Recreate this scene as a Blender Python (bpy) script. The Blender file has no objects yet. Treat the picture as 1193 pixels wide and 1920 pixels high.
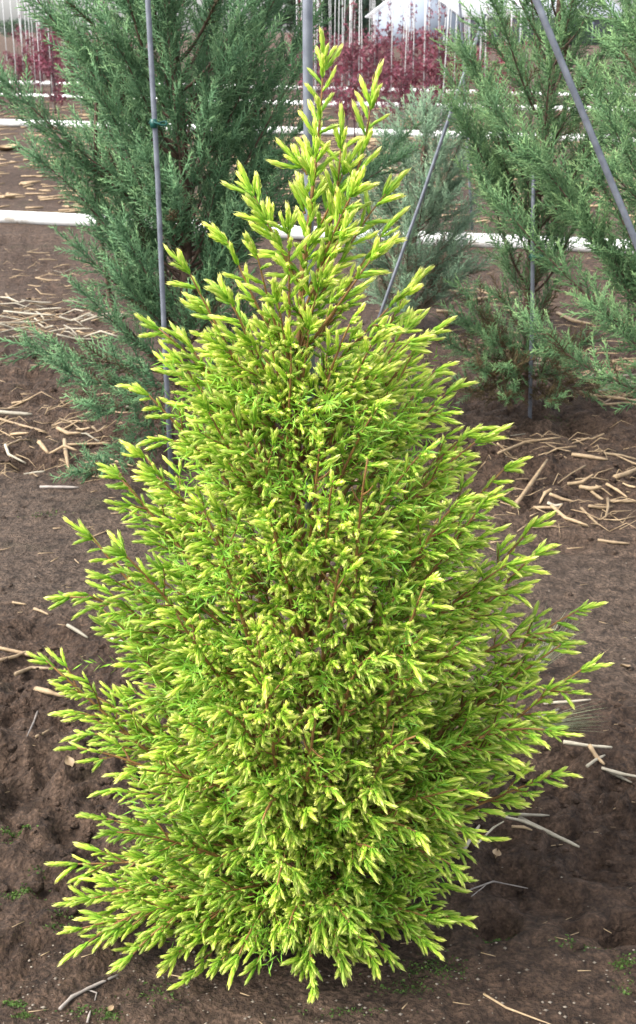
import bpy, math, random
import numpy as np
from mathutils import Vector, Matrix, Quaternion

random.seed(11)
rng = np.random.default_rng(11)
scene = bpy.context.scene
COL = scene.collection
R = math.radians

# ------------------------------------------------------------------ camera
CAM_H = 1.55                      # eye height, metres
PITCH = R(20.6)                   # looking down
FPX = 2400.0                      # focal length in pixels of the 1193 x 1920 photograph
cd = bpy.data.cameras.new('camera')
cd.sensor_fit = 'VERTICAL'; cd.sensor_height = 36.0; cd.lens = 36.0 * FPX / 1920.0
cd.clip_start = 0.05; cd.clip_end = 3000
cd.dof.use_dof = True; cd.dof.focus_distance = 2.1; cd.dof.aperture_fstop = 16
cam = bpy.data.objects.new('camera', cd)
cam.location = (0, 0, CAM_H); cam.rotation_euler = (math.pi / 2 - PITCH, 0, 0)
COL.objects.link(cam); scene.camera = cam

# ------------------------------------------------------------------ sky and sun (bright overcast)
SUN = Vector((-0.58, -0.22, 0.80)).normalized()
w = bpy.data.worlds.new('World'); scene.world = w; w.use_nodes = True
nt = w.node_tree; nt.nodes.clear()
sky = nt.nodes.new('ShaderNodeTexSky'); sky.sky_type = 'NISHITA'; sky.sun_disc = False
sky.sun_elevation = math.asin(SUN.z); sky.sun_rotation = math.atan2(SUN.x, SUN.y)
sky.air_density = 1.0; sky.dust_density = 3.0; sky.ozone_density = 1.0
hs = nt.nodes.new('ShaderNodeHueSaturation'); hs.inputs['Saturation'].default_value = 0.28
hs.inputs['Value'].default_value = 1.2
bg = nt.nodes.new('ShaderNodeBackground'); bg.inputs['Strength'].default_value = 0.15
ou = nt.nodes.new('ShaderNodeOutputWorld')
nt.links.new(sky.outputs[0], hs.inputs['Color']); nt.links.new(hs.outputs[0], bg.inputs['Color'])
nt.links.new(bg.outputs[0], ou.inputs['Surface'])
sl = bpy.data.lights.new('sun', 'SUN'); sl.energy = 1.3; sl.angle = R(24); sl.color = (1.0, 0.965, 0.90)
so = bpy.data.objects.new('sun', sl); so.rotation_euler = (-SUN).to_track_quat('-Z', 'Y').to_euler()
so.location = (-3, -2, 8); COL.objects.link(so)
vs = scene.view_settings
vs.view_transform = 'Standard'; vs.look = 'None'; vs.exposure = 1.62; vs.gamma = 1.0; vs.use_curve_mapping = False
scene.cycles.max_bounces = 8; scene.cycles.transmission_bounces = 6

# ------------------------------------------------------------------ measuring helpers (photo pixel -> place)
CP, SP = math.cos(PITCH), math.sin(PITCH)
def ray(px, py):
    u = (px - 596.5) / FPX; v = -(py - 960.0) / FPX
    return (u, CP + v * SP, -SP + v * CP)
def atY(px, py, Y):
    d = ray(px, py); k = Y / d[1]
    return Vector((d[0] * k, Y, CAM_H + d[2] * k))
def gnd(px, py):
    d = ray(px, py); k = -CAM_H / d[2]
    return Vector((d[0] * k, d[1] * k, 0))
def project(P):
    P = np.asarray(P, float); z = P[:, 2] - CAM_H
    dep = P[:, 1] * CP - z * SP; up = P[:, 1] * SP + z * CP
    return 596.5 + FPX * P[:, 0] / dep, 960 - FPX * up / dep, dep

# ------------------------------------------------------------------ noise and ground height
def _h(ix, iy, seed):
    n = (ix.astype(np.int64) * 374761393 + iy.astype(np.int64) * 668265263 + seed * 1442695041) & 0xffffffff
    n = ((n ^ (n >> 13)) * 1274126177) & 0xffffffff
    return ((n ^ (n >> 16)) & 0xffff) / 65535.0
def vnoise(x, y, seed=0):
    ix = np.floor(x); iy = np.floor(y); fx = x - ix; fy = y - iy
    fx = fx * fx * (3 - 2 * fx); fy = fy * fy * (3 - 2 * fy)
    a = _h(ix, iy, seed); b = _h(ix + 1, iy, seed); c = _h(ix, iy + 1, seed); d = _h(ix + 1, iy + 1, seed)
    return (a + (b - a) * fx) * (1 - fy) + (c + (d - c) * fx) * fy
def fbm(x, y, seed, octv=4, gain=0.5):
    s = 0; a = 1; t = 0
    for o in range(octv):
        s = s + a * vnoise(x * 2 ** o + 17.3 * o, y * 2 ** o - 9.1 * o, seed + o); t += a; a *= gain
    return s / t
# direction of the planted rows, measured along the white pipe
_pa, _pb = gnd(0, 424), gnd(1193, 487)
ROW = Vector((_pb.x - _pa.x, _pb.y - _pa.y, 0)).normalized()
NRM = Vector((-ROW.y, ROW.x, 0))          # pointing away from the camera
_ta, _tb = gnd(1090, 1130), gnd(40, 1010)
TRACK_V = ((_ta.x + _tb.x) * NRM.x + (_ta.y + _tb.y) * NRM.y) / 2
def hgt(x, y):
    x = np.asarray(x, float); y = np.asarray(y, float)
    v = x * NRM.x + y * NRM.y                                  # distance across the rows
    near = np.clip((16 - y) / 12, 0.0, 1.0)
    h = 0.030 * (fbm(x * 1.3, y * 1.3, 3, 3) - 0.5)
    # tilled, cloddy strips between smoother wheel tracks
    strip = 0.5 + 0.5 * np.sin(v * 2.9 + 1.2 * (vnoise(x * 0.8, y * 0.8, 8) - 0.5) + 0.6)
    patch = fbm(x * 1.7 + 4, y * 1.7, 21, 2)
    cl = np.clip((strip * 0.55 + patch * 0.9) - 0.62, 0, 1) * 1.9
    cl = np.clip(cl, 0.10, 1.0) * (1 - .8 * np.exp(-((v - TRACK_V + .25 * (patch - .5)) / .42) ** 4))
    till = np.clip((y - 4.3) / .8, 0, 1) * np.clip((11 - y) / 2, 0, 1); cl = np.maximum(cl, .62 * till)
    c1 = fbm(x * 9 + 1.1 * vnoise(x * 14, y * 14, 77), y * 9 + 1.1 * vnoise(x * 14, y * 14, 78), 31, 4, 0.62)
    ridg = 1 - np.abs(2 * fbm(x * 6, y * 6, 47, 3) - 1)
    h = h + cl * near * (0.17 * (c1 - 0.5) + 0.05 * (ridg - 0.7))
    h = h + 0.030 * near * (fbm(x * 30, y * 30, 61, 2) - 0.5) * (0.4 + cl)
    h = h + 0.030 * np.sin(v * 1.45 + 0.4) * np.clip((y - 2.6) / 2, 0, 1)
    # a few footprints and holes in the soft soil
    for (hx, hy, hr, hd) in HOLES:
        d2 = ((x - hx) ** 2 + ((y - hy) * 1.3) ** 2) / hr ** 2 * (.55 + .9 * vnoise(x * 26, y * 26, 91))
        h = h - hd * np.exp(-d2 * d2)
    # soil heaped slightly round the juniper stems
    return h
HOLES = []
for (px, py, r, d) in ((935, 1728, .045, .05), (1172, 1735, .045, .06), (1110, 1745, .05, .03), (1085, 815, .12, .07),
                       (945, 1650, .06, .03), (98, 1430, .06, .03), (150, 1570, .06, .03), (1062, 1018, .10, .03),
                       (1150, 1620, .07, .03), (60, 868, .1, .04), (1045, 1690, .06, .03)):
    g = gnd(px, py); HOLES.append((g.x, g.y, r, d))
def hz(x, y): return float(hgt(np.array([x]), np.array([y]))[0])
def on_ground(px, py, up=0.0):
    g = gnd(px, py)
    for _ in range(3):
        d = ray(px, py); k = (hz(g.x, g.y) + up - CAM_H) / d[2]
        g = Vector((d[0] * k, d[1] * k, hz(g.x, g.y) + up))
    return g

# ------------------------------------------------------------------ materials
def mat(name): 
    m = bpy.data.materials.new(name); m.use_nodes = True; n = m.node_tree.nodes
    return m, m.node_tree, n['Principled BSDF'], n['Material Output']
def N(t, kind, **kw):
    n = t.nodes.new(kind)
    for k, v in kw.items(): setattr(n, k, v)
    return n
def noise(t, scale, detail=4, rough=0.55, coord='Object'):
    tc = N(t, 'ShaderNodeTexCoord'); n = N(t, 'ShaderNodeTexNoise')
    n.inputs['Scale'].default_value = scale; n.inputs['Detail'].default_value = detail; n.inputs['Roughness'].default_value = rough
    t.links.new(tc.outputs[coord], n.inputs['Vector']); return n
def ramp(t, src, stops):
    r = N(t, 'ShaderNodeValToRGB'); e = r.color_ramp.elements
    while len(e) < len(stops): e.new(0.5)
    for i, (p, c) in enumerate(stops): e[i].position = p; e[i].color = (c[0], c[1], c[2], 1)
    t.links.new(src, r.inputs['Fac']); return r
def bump(t, p, src, strength, dist):
    b = N(t, 'ShaderNodeBump'); b.inputs['Strength'].default_value = strength; b.inputs['Distance'].default_value = dist
    t.links.new(src, b.inputs['Height']); t.links.new(b.outputs[0], p.inputs['Normal']); return b
def mixc(t, fac, a, b, mode='MIX'):
    m = N(t, 'ShaderNodeMix', data_type='RGBA', blend_type=mode)
    if isinstance(fac, (int, float)): m.inputs[0].default_value = fac
    else: t.links.new(fac, m.inputs[0])
    for i, s in ((6, a), (7, b)):
        if isinstance(s, tuple): m.inputs[i].default_value = (s[0], s[1], s[2], 1)
        else: t.links.new(s, m.inputs[i])
    return m.outputs[2]
def simple(name, c1, c2, scale, rough=0.7, metal=0.0, bmp=0.0, bd=0.002):
    m, t, p, o = mat(name); n = noise(t, scale)
    r = ramp(t, n.outputs['Fac'], [(0.3, c1), (0.7, c2)])
    t.links.new(r.outputs[0], p.inputs['Base Color']); p.inputs['Roughness'].default_value = rough; p.inputs['Metallic'].default_value = metal
    if bmp: bump(t, p, n.outputs['Fac'], bmp, bd)
    return m
def leafmat(name, stops, c_old, var=0.25, trans=0.3, rough=0.5):
    """colour attribute 'leaf': r = place along the shoot (0 base, 1 tip), g = random per shoot, b = age (1 old)"""
    m, t, p, o = mat(name)
    a = N(t, 'ShaderNodeAttribute', attribute_name='leaf'); s = N(t, 'ShaderNodeSeparateColor')
    t.links.new(a.outputs['Color'], s.inputs[0])
    r = ramp(t, s.outputs[0], stops)
    c = mixc(t, s.outputs[2], r.outputs[0], c_old)
    mp = N(t, 'ShaderNodeMapRange'); mp.inputs['To Min'].default_value = 1 - var; mp.inputs['To Max'].default_value = 1 + var
    t.links.new(s.outputs[1], mp.inputs['Value'])
    hv = N(t, 'ShaderNodeHueSaturation'); t.links.new(c, hv.inputs['Color']); t.links.new(mp.outputs[0], hv.inputs['Value'])
    mh = N(t, 'ShaderNodeMapRange'); mh.inputs['To Min'].default_value = 0.506; mh.inputs['To Max'].default_value = 0.488
    t.links.new(s.outputs[1], mh.inputs['Value']); t.links.new(mh.outputs[0], hv.inputs['Hue'])
    t.links.new(hv.outputs[0], p.inputs['Base Color']); p.inputs['Roughness'].default_value = rough
    p.inputs['Specular IOR Level'].default_value = 0.35
    tr = N(t, 'ShaderNodeBsdfTranslucent'); t.links.new(hv.outputs[0], tr.inputs['Color'])
    ms = N(t, 'ShaderNodeMixShader'); ms.inputs[0].default_value = trans
    t.links.new(p.outputs[0], ms.inputs[1]); t.links.new(tr.outputs[0], ms.inputs[2]); t.links.new(ms.outputs[0], o.inputs['Surface'])
    return m
M = {}
M['gold'] = leafmat('golden_needles', [(0.0, (0.14, 0.38, 0.025)), (0.28, (0.41, 0.65, 0.058)), (0.65, (0.74, 0.78, 0.15)), (1.0, (0.88, 0.84, 0.34))],
                    (0.070, 0.255, 0.018), 0.20, 0.30, 0.5)
M['jun_a'] = leafmat('deep_green_scale_leaves', [(0, (0.065, 0.155, 0.072)), (0.6, (0.13, 0.275, 0.125)), (1, (0.26, 0.41, 0.17))], (0.085, 0.065, 0.028), 0.35, 0.2, 0.6)  # juniper ramps end paler: the lit look of cord tips put into colour
M['jun_b'] = leafmat('fresh_green_scale_leaves', [(0, (0.068, 0.16, 0.070)), (0.6, (0.14, 0.28, 0.115)), (1, (0.28, 0.42, 0.16))], (0.10, 0.075, 0.03), 0.35, 0.2, 0.6)
M['jun_c'] = leafmat('pale_grey_green_scale_leaves', [(0, (0.11, 0.19, 0.12)), (0.6, (0.19, 0.31, 0.19)), (1, (0.30, 0.41, 0.23))], (0.17, 0.13, 0.085), 0.3, 0.2, 0.6)
M['maple'] = leafmat('maroon_maple_leaves', [(0, (0.12, 0.026, 0.036)), (0.7, (0.23, 0.036, 0.046)), (1, (0.44, 0.055, 0.055))], (0.15, 0.065, 0.085), 0.5, 0.35, 0.5)
M['wood'] = leafmat('hazy_tree_leaves', [(0, (0.05, 0.085, 0.05)), (1, (0.09, 0.14, 0.075))], (0.05, 0.08, 0.06), 0.3, 0.2, 0.8)
M['moss'] = leafmat('moss_leaves', [(0, (0.035, 0.065, 0.014)), (1, (0.075, 0.14, 0.025))], (0.05, 0.10, 0.02), 0.4, 0.2, 0.8)
M['grass'] = leafmat('grass_blades', [(0, (0.10, 0.16, 0.06)), (1, (0.17, 0.26, 0.08))], (0.42, 0.42, 0.30), 0.3, 0.3, 0.6)
M['twig'] = simple('orange_brown_twig', (0.13, 0.062, 0.018), (0.28, 0.145, 0.038), 60, 0.7, 0, 0.3, 0.001)
M['bark'] = simple('juniper_bark', (0.055, 0.034, 0.024), (0.17, 0.105, 0.075), 45, 0.9, 0, 0.8, 0.006)
M['dark_twig'] = simple('maple_bark', (0.04, 0.02, 0.025), (0.09, 0.045, 0.05), 30, 0.8)
M['conduit'] = simple('galvanised_conduit', (0.10, 0.11, 0.135), (0.20, 0.215, 0.245), 25, 0.5, 0.25, 0.1, 0.0005)
M['tie'] = simple('green_tape', (0.0, 0.05, 0.04), (0.01, 0.085, 0.065), 20, 0.4)
m_, t_, p_, o_ = mat('white_plastic'); n_ = noise(t_, 4.5, 6, .65)
r_ = ramp(t_, n_.outputs['Fac'], [(0.33, (0.36, 0.31, 0.25)), (0.43, (0.66, 0.65, 0.61)), (0.6, (0.82, 0.82, 0.80))]); t_.links.new(r_.outputs[0], p_.inputs['Base Color']); p_.inputs['Roughness'].default_value = .45
M['pipe'] = m_
M['whitestake'] = simple('pale_stake', (0.36, 0.36, 0.35), (0.56, 0.56, 0.55), 6, 0.6)
M['wall'] = simple('grey_blue_cladding', (0.24, 0.28, 0.34), (0.29, 0.33, 0.39), 0.5, 0.7)
M['roof'] = simple('white_sheet_roof', (0.74, 0.76, 0.80), (0.80, 0.82, 0.84), 0.4, 0.5)
M['dark'] = simple('painted_side_shade', (0.06, 0.065, 0.08), (0.09, 0.095, 0.11), 0.4, 0.8)  # flat dark tone stands in for shade along the shed's open side
M['pebble'] = simple('pebble', (0.10, 0.08, 0.06), (0.26, 0.215, 0.165), 40, 0.8)
def straw_mat(name, a, b):
    m, t, p, o = mat(name); n = noise(t, 55, 3); oi = N(t, 'ShaderNodeObjectInfo')
    r = ramp(t, n.outputs['Fac'], [(0.25, a), (0.75, b)])
    hv = N(t, 'ShaderNodeHueSaturation'); mp = N(t, 'ShaderNodeMapRange')
    mp.inputs['To Min'].default_value = 0.62; mp.inputs['To Max'].default_value = 1.12
    t.links.new(oi.outputs['Random'], mp.inputs['Value']); t.links.new(mp.outputs[0], hv.inputs['Value'])
    t.links.new(r.outputs[0], hv.inputs['Color']); t.links.new(hv.outputs[0], p.inputs['Base Color'])
    p.inputs['Roughness'].default_value = 0.65; bump(t, p, n.outputs['Fac'], 0.4, 0.002); return m
M['straw'] = straw_mat('dry_stalk', (0.20, 0.13, 0.07), (0.38, 0.275, 0.155))
M['straw_pale'] = straw_mat('bleached_stalk', (0.27, 0.23, 0.165), (0.43, 0.385, 0.29))
M['straw_grey'] = straw_mat('grey_twig', (0.20, 0.17, 0.145), (0.34, 0.29, 0.25))

def soil_material():
    m, t, p, o = mat('bare_soil')
    n1 = noise(t, 1.1, 6, 0.6); n2 = noise(t, 22, 8, 0.68); n3 = noise(t, 150, 4, 0.6)
    tc0 = N(t, 'ShaderNodeTexCoord'); dt = N(t, 'ShaderNodeVectorMath', operation='DOT_PRODUCT'); dt.inputs[1].default_value = (NRM.x, NRM.y, 0); t.links.new(tc0.outputs['Object'], dt.inputs[0])
    wob = N(t, 'ShaderNodeMath', operation='MULTIPLY_ADD'); wob.inputs[1].default_value = 0.9; t.links.new(n1.outputs['Fac'], wob.inputs[0]); t.links.new(dt.outputs['Value'], wob.inputs[2])
    trk = N(t, 'ShaderNodeMapRange', interpolation_type='SMOOTHSTEP'); sub = N(t, 'ShaderNodeMath', operation='SUBTRACT'); sub.inputs[1].default_value = TRACK_V + .45; t.links.new(wob.outputs[0], sub.inputs[0])
    ab = N(t, 'ShaderNodeMath', operation='ABSOLUTE'); t.links.new(sub.outputs[0], ab.inputs[0]); t.links.new(ab.outputs[0], trk.inputs['Value'])
    trk.inputs['From Min'].default_value = .30; trk.inputs['From Max'].default_value = .75; trk.inputs['To Min'].default_value = 1; trk.inputs['To Max'].default_value = 0
    base = ramp(t, n1.outputs['Fac'], [(0.30, (0.068, 0.044, 0.031)), (0.50, (0.108, 0.074, 0.054)), (0.72, (0.152, 0.111, 0.084))])
    fine = ramp(t, n2.outputs['Fac'], [(0.34, (0.42, 0.39, 0.37)), (0.50, (1.0, 0.98, 0.96)), (0.66, (1.55, 1.52, 1.48))])
    dry = mixc(t, trk.outputs[0], mixc(t, 1.0, base.outputs[0], (0.92, 0.87, 0.83), 'MULTIPLY'), (0.114, 0.081, 0.060))
    c = mixc(t, 1.0, dry, fine.outputs[0], 'MULTIPLY')
    grain = ramp(t, n3.outputs['Fac'], [(0.36, (0.6, 0.6, 0.6)), (0.52, (1, 1, 1)), (0.66, (1.5, 1.46, 1.40))])
    c = mixc(t, 0.8, c, grain.outputs[0], 'MULTIPLY')
    # algae-green film on parts of the trodden soil
    n4 = noise(t, 2.3, 5, 0.6); n4.inputs['Vector'].links[0].from_node  # own coordinates
    g = ramp(t, n4.outputs['Fac'], [(0.60, (0, 0, 0)), (0.74, (0.45, 0.45, 0.45))])
    c = mixc(t, g.outputs[0], c, (0.050, 0.062, 0.024))
    tc = N(t, 'ShaderNodeTexCoord'); nw = noise(t, 30, 2); vm = N(t, 'ShaderNodeVectorMath', operation='MULTIPLY_ADD'); vm.inputs[1].default_value = (.03, .03, .03)
    t.links.new(nw.outputs['Color'], vm.inputs[0]); t.links.new(tc.outputs['Object'], vm.inputs[2])
    vo = N(t, 'ShaderNodeTexVoronoi'); vo.inputs['Scale'].default_value = 62; t.links.new(vm.outputs[0], vo.inputs['Vector'])
    vr = ramp(t, vo.outputs['Distance'], [(0.15, (1.18, 1.18, 1.18)), (0.45, (0.95, 0.95, 0.95)), (0.75, (0.55, 0.54, 0.53))])
    c = mixc(t, 0.7, c, vr.outputs[0], 'MULTIPLY')
    t.links.new(c, p.inputs['Base Color']); p.inputs['Roughness'].default_value = 0.92; p.inputs['Specular IOR Level'].default_value = 0.25
    ad = N(t, 'ShaderNodeMath', operation='MULTIPLY_ADD'); ad.inputs[1].default_value = 0.25
    t.links.new(n3.outputs['Fac'], ad.inputs[0]); t.links.new(n2.outputs['Fac'], ad.inputs[2])
    sb = N(t, 'ShaderNodeMath', operation='MULTIPLY_ADD'); sb.inputs[1].default_value = -0.35
    t.links.new(vo.outputs['Distance'], sb.inputs[0]); t.links.new(ad.outputs[0], sb.inputs[2])
    bump(t, p, sb.outputs[0], 1.0, 0.06)
    return m
M['soil'] = soil_material()

# ------------------------------------------------------------------ mesh helpers
def mesh_np(name, V, F, leaf=None, smooth=False):
    """V (n,3), F (m,k) all faces of k corners; leaf (n,3) colour attribute"""
    V = np.ascontiguousarray(V, np.float32); F = np.ascontiguousarray(F, np.int32)
    me = bpy.data.meshes.new(name); k = F.shape[1]
    me.vertices.add(len(V)); me.vertices.foreach_set('co', V.ravel())
    me.loops.add(F.size); me.loops.foreach_set('vertex_index', F.ravel())
    me.polygons.add(len(F)); me.polygons.foreach_set('loop_start', np.arange(0, F.size, k, dtype=np.int32))
    if smooth: me.polygons.foreach_set('use_smooth', np.ones(len(F), bool))
    me.update(calc_edges=True)
    if leaf is not None:
        a = me.attributes.new('leaf', 'FLOAT_COLOR', 'POINT')
        c = np.ones((len(V), 4), np.float32); c[:, :3] = leaf; a.data.foreach_set('color', c.ravel())
    return me
def link(name, me, m, parent=None, loc=None):
    o = bpy.data.objects.new(name, me)
    if me is not None and m is not None and not me.materials: me.materials.append(m)
    COL.objects.link(o)
    if parent is not None: o.parent = parent
    if loc is not None: o.location = loc
    return o
def tag(o, label=None, cat=None, group=None, kind=None):
    for k, v in (('label', label), ('category', cat), ('group', group), ('kind', kind)):
        if v: o[k] = v
    return o
def thing(name, loc, label, cat, group=None):
    o = bpy.data.objects.new(name, None); o.location = loc; o.empty_display_size = 0.1; COL.objects.link(o)
    return tag(o, label, cat, group)
def frame_of(d):
    d = d / np.linalg.norm(d); a = np.array([0, 0, 1.0]) if abs(d[2]) < 0.9 else np.array([1.0, 0, 0])
    u = np.cross(a, d); u /= np.linalg.norm(u); return u, np.cross(d, u), d
def tube(P, rad, n=6, cap=True):
    """triangulated tube along the points P with one radius per point"""
    P = np.asarray(P, float); m = len(P); V = []; F = []
    u = None
    for i in range(m):
        d = P[min(i + 1, m - 1)] - P[max(i - 1, 0)]; d = d / (np.linalg.norm(d) + 1e-9)
        if u is None: u, v, _ = frame_of(d)
        else:
            u = u - d * np.dot(u, d); u /= np.linalg.norm(u); v = np.cross(d, u)
        for k in range(n):
            a = 2 * math.pi * k / n; V.append(P[i] + rad[i] * (math.cos(a) * u + math.sin(a) * v))
    for i in range(m - 1):
        for k in range(n):
            a = i * n + k; b = i * n + (k + 1) % n
            F += [(a, b, b + n), (a, b + n, a + n)]
    if cap:
        V.append(P[0]); V.append(P[-1]); c0 = m * n; c1 = c0 + 1
        for k in range(n):
            F.append((c0, (k + 1) % n, k)); F.append((c1, (m - 1) * n + k, (m - 1) * n + (k + 1) % n))
    return np.array(V), np.array(F)
class Bag:
    def __init__(s): s.V = []; s.F = []; s.C = []; s.n = 0
    def add(s, V, F, C=None):
        s.V.append(V); s.F.append(F + s.n); s.n += len(V)
        if C is not None: s.C.append(C)
    def mesh(s, name, smooth=False):
        return mesh_np(name, np.concatenate(s.V), np.concatenate(s.F), np.concatenate(s.C) if s.C else None, smooth)
def bez(p0, p1, p2, p3, n):
    t = np.linspace(0, 1, n)[:, None]
    return (1 - t) ** 3 * p0 + 3 * (1 - t) ** 2 * t * p1 + 3 * (1 - t) * t * t * p2 + t ** 3 * p3
def rot_to(D, roll):
    """(n,3,3) matrices whose third column is the direction D, rolled about it"""
    D = D / np.linalg.norm(D, axis=1, keepdims=True)
    a = np.where(np.abs(D[:, 2:3]) < 0.95, np.array([[0, 0, 1.0]]), np.array([[1.0, 0, 0]]))
    u = np.cross(a, D); u /= np.linalg.norm(u, axis=1, keepdims=True); v = np.cross(D, u)
    c = np.cos(roll)[:, None]; s = np.sin(roll)[:, None]
    U = c * u + s * v; W = np.cross(D, U)
    return np.stack([U, W, D], axis=2)
def stamp(templates, pick, pos, D, roll, length, width, rnd, age, tipscale=None):
    """many copies of small template meshes, joined: template = (V, F, t along)"""
    Rm = rot_to(D, roll); bag = Bag()
    for ti, (TV, TF, TT) in enumerate(templates):
        idx = np.nonzero(pick == ti)[0]
        if not len(idx): continue
        S = np.stack([width[idx], width[idx], length[idx]], axis=1)
        L = TV[None] * S[:, None, :]
        W = np.einsum('nij,nkj->nki', Rm[idx], L) + pos[idx][:, None, :]
        k = len(TV); F = (TF[None] + (np.arange(len(idx)) * k)[:, None, None]).reshape(-1, 3)
        C = np.empty((len(idx), k, 3)); C[:, :, 0] = TT[None]
        C[:, :, 1] = rnd[idx][:, None]; C[:, :, 2] = age[idx][:, None]
        bag.add(W.reshape(-1, 3), F, C.reshape(-1, 3))
    return bag

# ------------------------------------------------------------------ ground
def build_ground():
    ys = [-30, -15, -8, -4, -2, -1, -0.3, 0.2, 0.5, 0.8, 1.0]
    y = 1.15
    while y < 6.2: ys.append(y); y *= 1.0062
    while y < 30: ys.append(y); y *= 1.022
    while y < 1500: ys.append(y); y *= 1.14
    ys = np.array(ys)
    s = np.concatenate([-np.geomspace(9, 0.36, 26)[:-1], np.linspace(-0.34, 0.34, 300), np.geomspace(0.36, 9, 26)])
    ww = np.maximum(ys, 0.6) + 0.35
    X = s[None] * ww[:, None]; Y = np.repeat(ys[:, None], len(s), 1)
    Z = hgt(X, Y)
    nr, nc = X.shape
    V = np.stack([X, Y, Z], 2).reshape(-1, 3)
    i = np.arange(nr - 1)[:, None] * nc + np.arange(nc - 1)[None]
    F = np.stack([i, i + 1, i + 1 + nc, i + nc], 2).reshape(-1, 4)
    o = link('ground', mesh_np('ground', V, F, None, True), M['soil']); o['kind'] = 'structure'
build_ground()

# ------------------------------------------------------------------ the golden juniper
def shoot_template(seed, whorls=5):
    """one new shoot, length 1 along z: a slim finger of forward-pressed, overlapping needles"""
    r = np.random.default_rng(seed); V = []; F = []; T = []
    bend = r.uniform(-0.22, 0.22, 2)
    ax = lambda t: np.array([bend[0] * t * t, bend[1] * t * t, t])
    def prof_(t): return np.interp(t, [0, .25, .65, .88, 1], [.018, .060, .082, .066, .018])
    rings = (0.0, .30, .84); ns = 4
    for t in rings:
        for k in range(ns):
            a = 2 * math.pi * k / ns; V.append(ax(t) + prof_(t) * np.array([math.cos(a), math.sin(a), 0])); T.append(t * .55)
    for i in range(2):
        for k in range(ns):
            a = i * ns + k; b = i * ns + (k + 1) % ns; F += [(a, b, b + ns), (a, b + ns, a + ns)]
    V.append(ax(.97)); T.append(.7)
    for k in range(ns): F.append((2 * ns + k, 2 * ns + (k + 1) % ns, 3 * ns))
    for wv in range(whorls):
        t = 0.0 + 0.72 * wv / (whorls - 1)
        for k in range(3):
            ph = 2 * math.pi * (k / 3 + (wv % 2) / 6) + r.uniform(-.4, .4)
            rd = np.array([math.cos(ph), math.sin(ph), 0]); sd = np.array([-math.sin(ph), math.cos(ph), 0])
            ln = r.uniform(.26, .36); b = ax(t) + rd * (prof_(t) * .7); t2 = min(1.04, t + ln)
            tip = ax(t2) + rd * (prof_(min(1, t2)) + r.uniform(.004, .034)); m = b * .5 + tip * .5 + rd * .020
            hw = r.uniform(.026, .038); i0 = len(V)
            V += [b, m + sd * hw, m - sd * hw, tip]; tt = t * .85; T += [tt, tt + .20, tt + .20, min(1, tt + .34)]
            F += [(i0, i0 + 1, i0 + 2), (i0 + 1, i0 + 3, i0 + 2)]
    return np.array(V), np.array(F), np.array(T)
SHOOTS = [shoot_template(s, w_) for s, w_ in ((1, 5), (2, 5), (3, 4), (4, 5), (5, 5), (6, 5), (7, 4), (8, 5))]

def old_twig(seed):
    r = np.random.default_rng(seed); V = []; F = []; T = []
    for k in range(17):
        t = k / 18; ph = k * 2.4; L = r.uniform(.16, .24); d = np.array([math.cos(ph) * .8, math.sin(ph) * .8, .7]); b = np.array([0, 0, t]); sd = np.array([-math.sin(ph), math.cos(ph), 0]) * .013
        i = len(V); V += [b, b + d * L * .5 + sd, b + d * L * .5 - sd, b + d * L]; T += [.1, .2, .2, .3]; F += [(i, i + 1, i + 2), (i + 1, i + 3, i + 2)]
    return np.array(V), np.array(F), np.array(T)
OLD = [old_twig(s) for s in (71, 72, 73)]
SY = 2.05
BASE = np.array([atY(575, 1671, SY).x, SY, 0.0])
LEFT = [(600, 60), (570, 105), (560, 145), (520, 290), (430, 340), (385, 435), (310, 490), (255, 600), (232, 720), (228, 835), (130, 990), (85, 1105),
        (48, 1225), (100, 1390), (150, 1520), (95, 1610), (110, 1740)]
RIGHT = [(605, 60), (655, 100), (735, 180), (738, 215), (690, 300), (765, 345), (805, 520), (850, 605), (885, 715), (945, 805), (990, 860), (1040, 965),
         (1045, 1020), (1128, 1125), (1135, 1240), (1010, 1345), (1075, 1440), (990, 1490), (893, 1640), (880, 1720)]
def prof(L):
    P = [atY(x, y, SY) for x, y in L]; z = np.array([p.z for p in P]); r = np.abs(np.array([p.x for p in P]) - BASE[0])
    k = np.argsort(z); return z[k], r[k]
zl, rl = prof(LEFT); zr, rr = prof(RIGHT)
def renv(z, az):
    """crown radius at height z and azimuth az (0 = right of the picture, pi = left)"""
    s = 0.5 + 0.5 * math.cos(az); return (1 - s) * np.interp(z, zl, rl) + s * np.interp(z, zr, rr)

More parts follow.
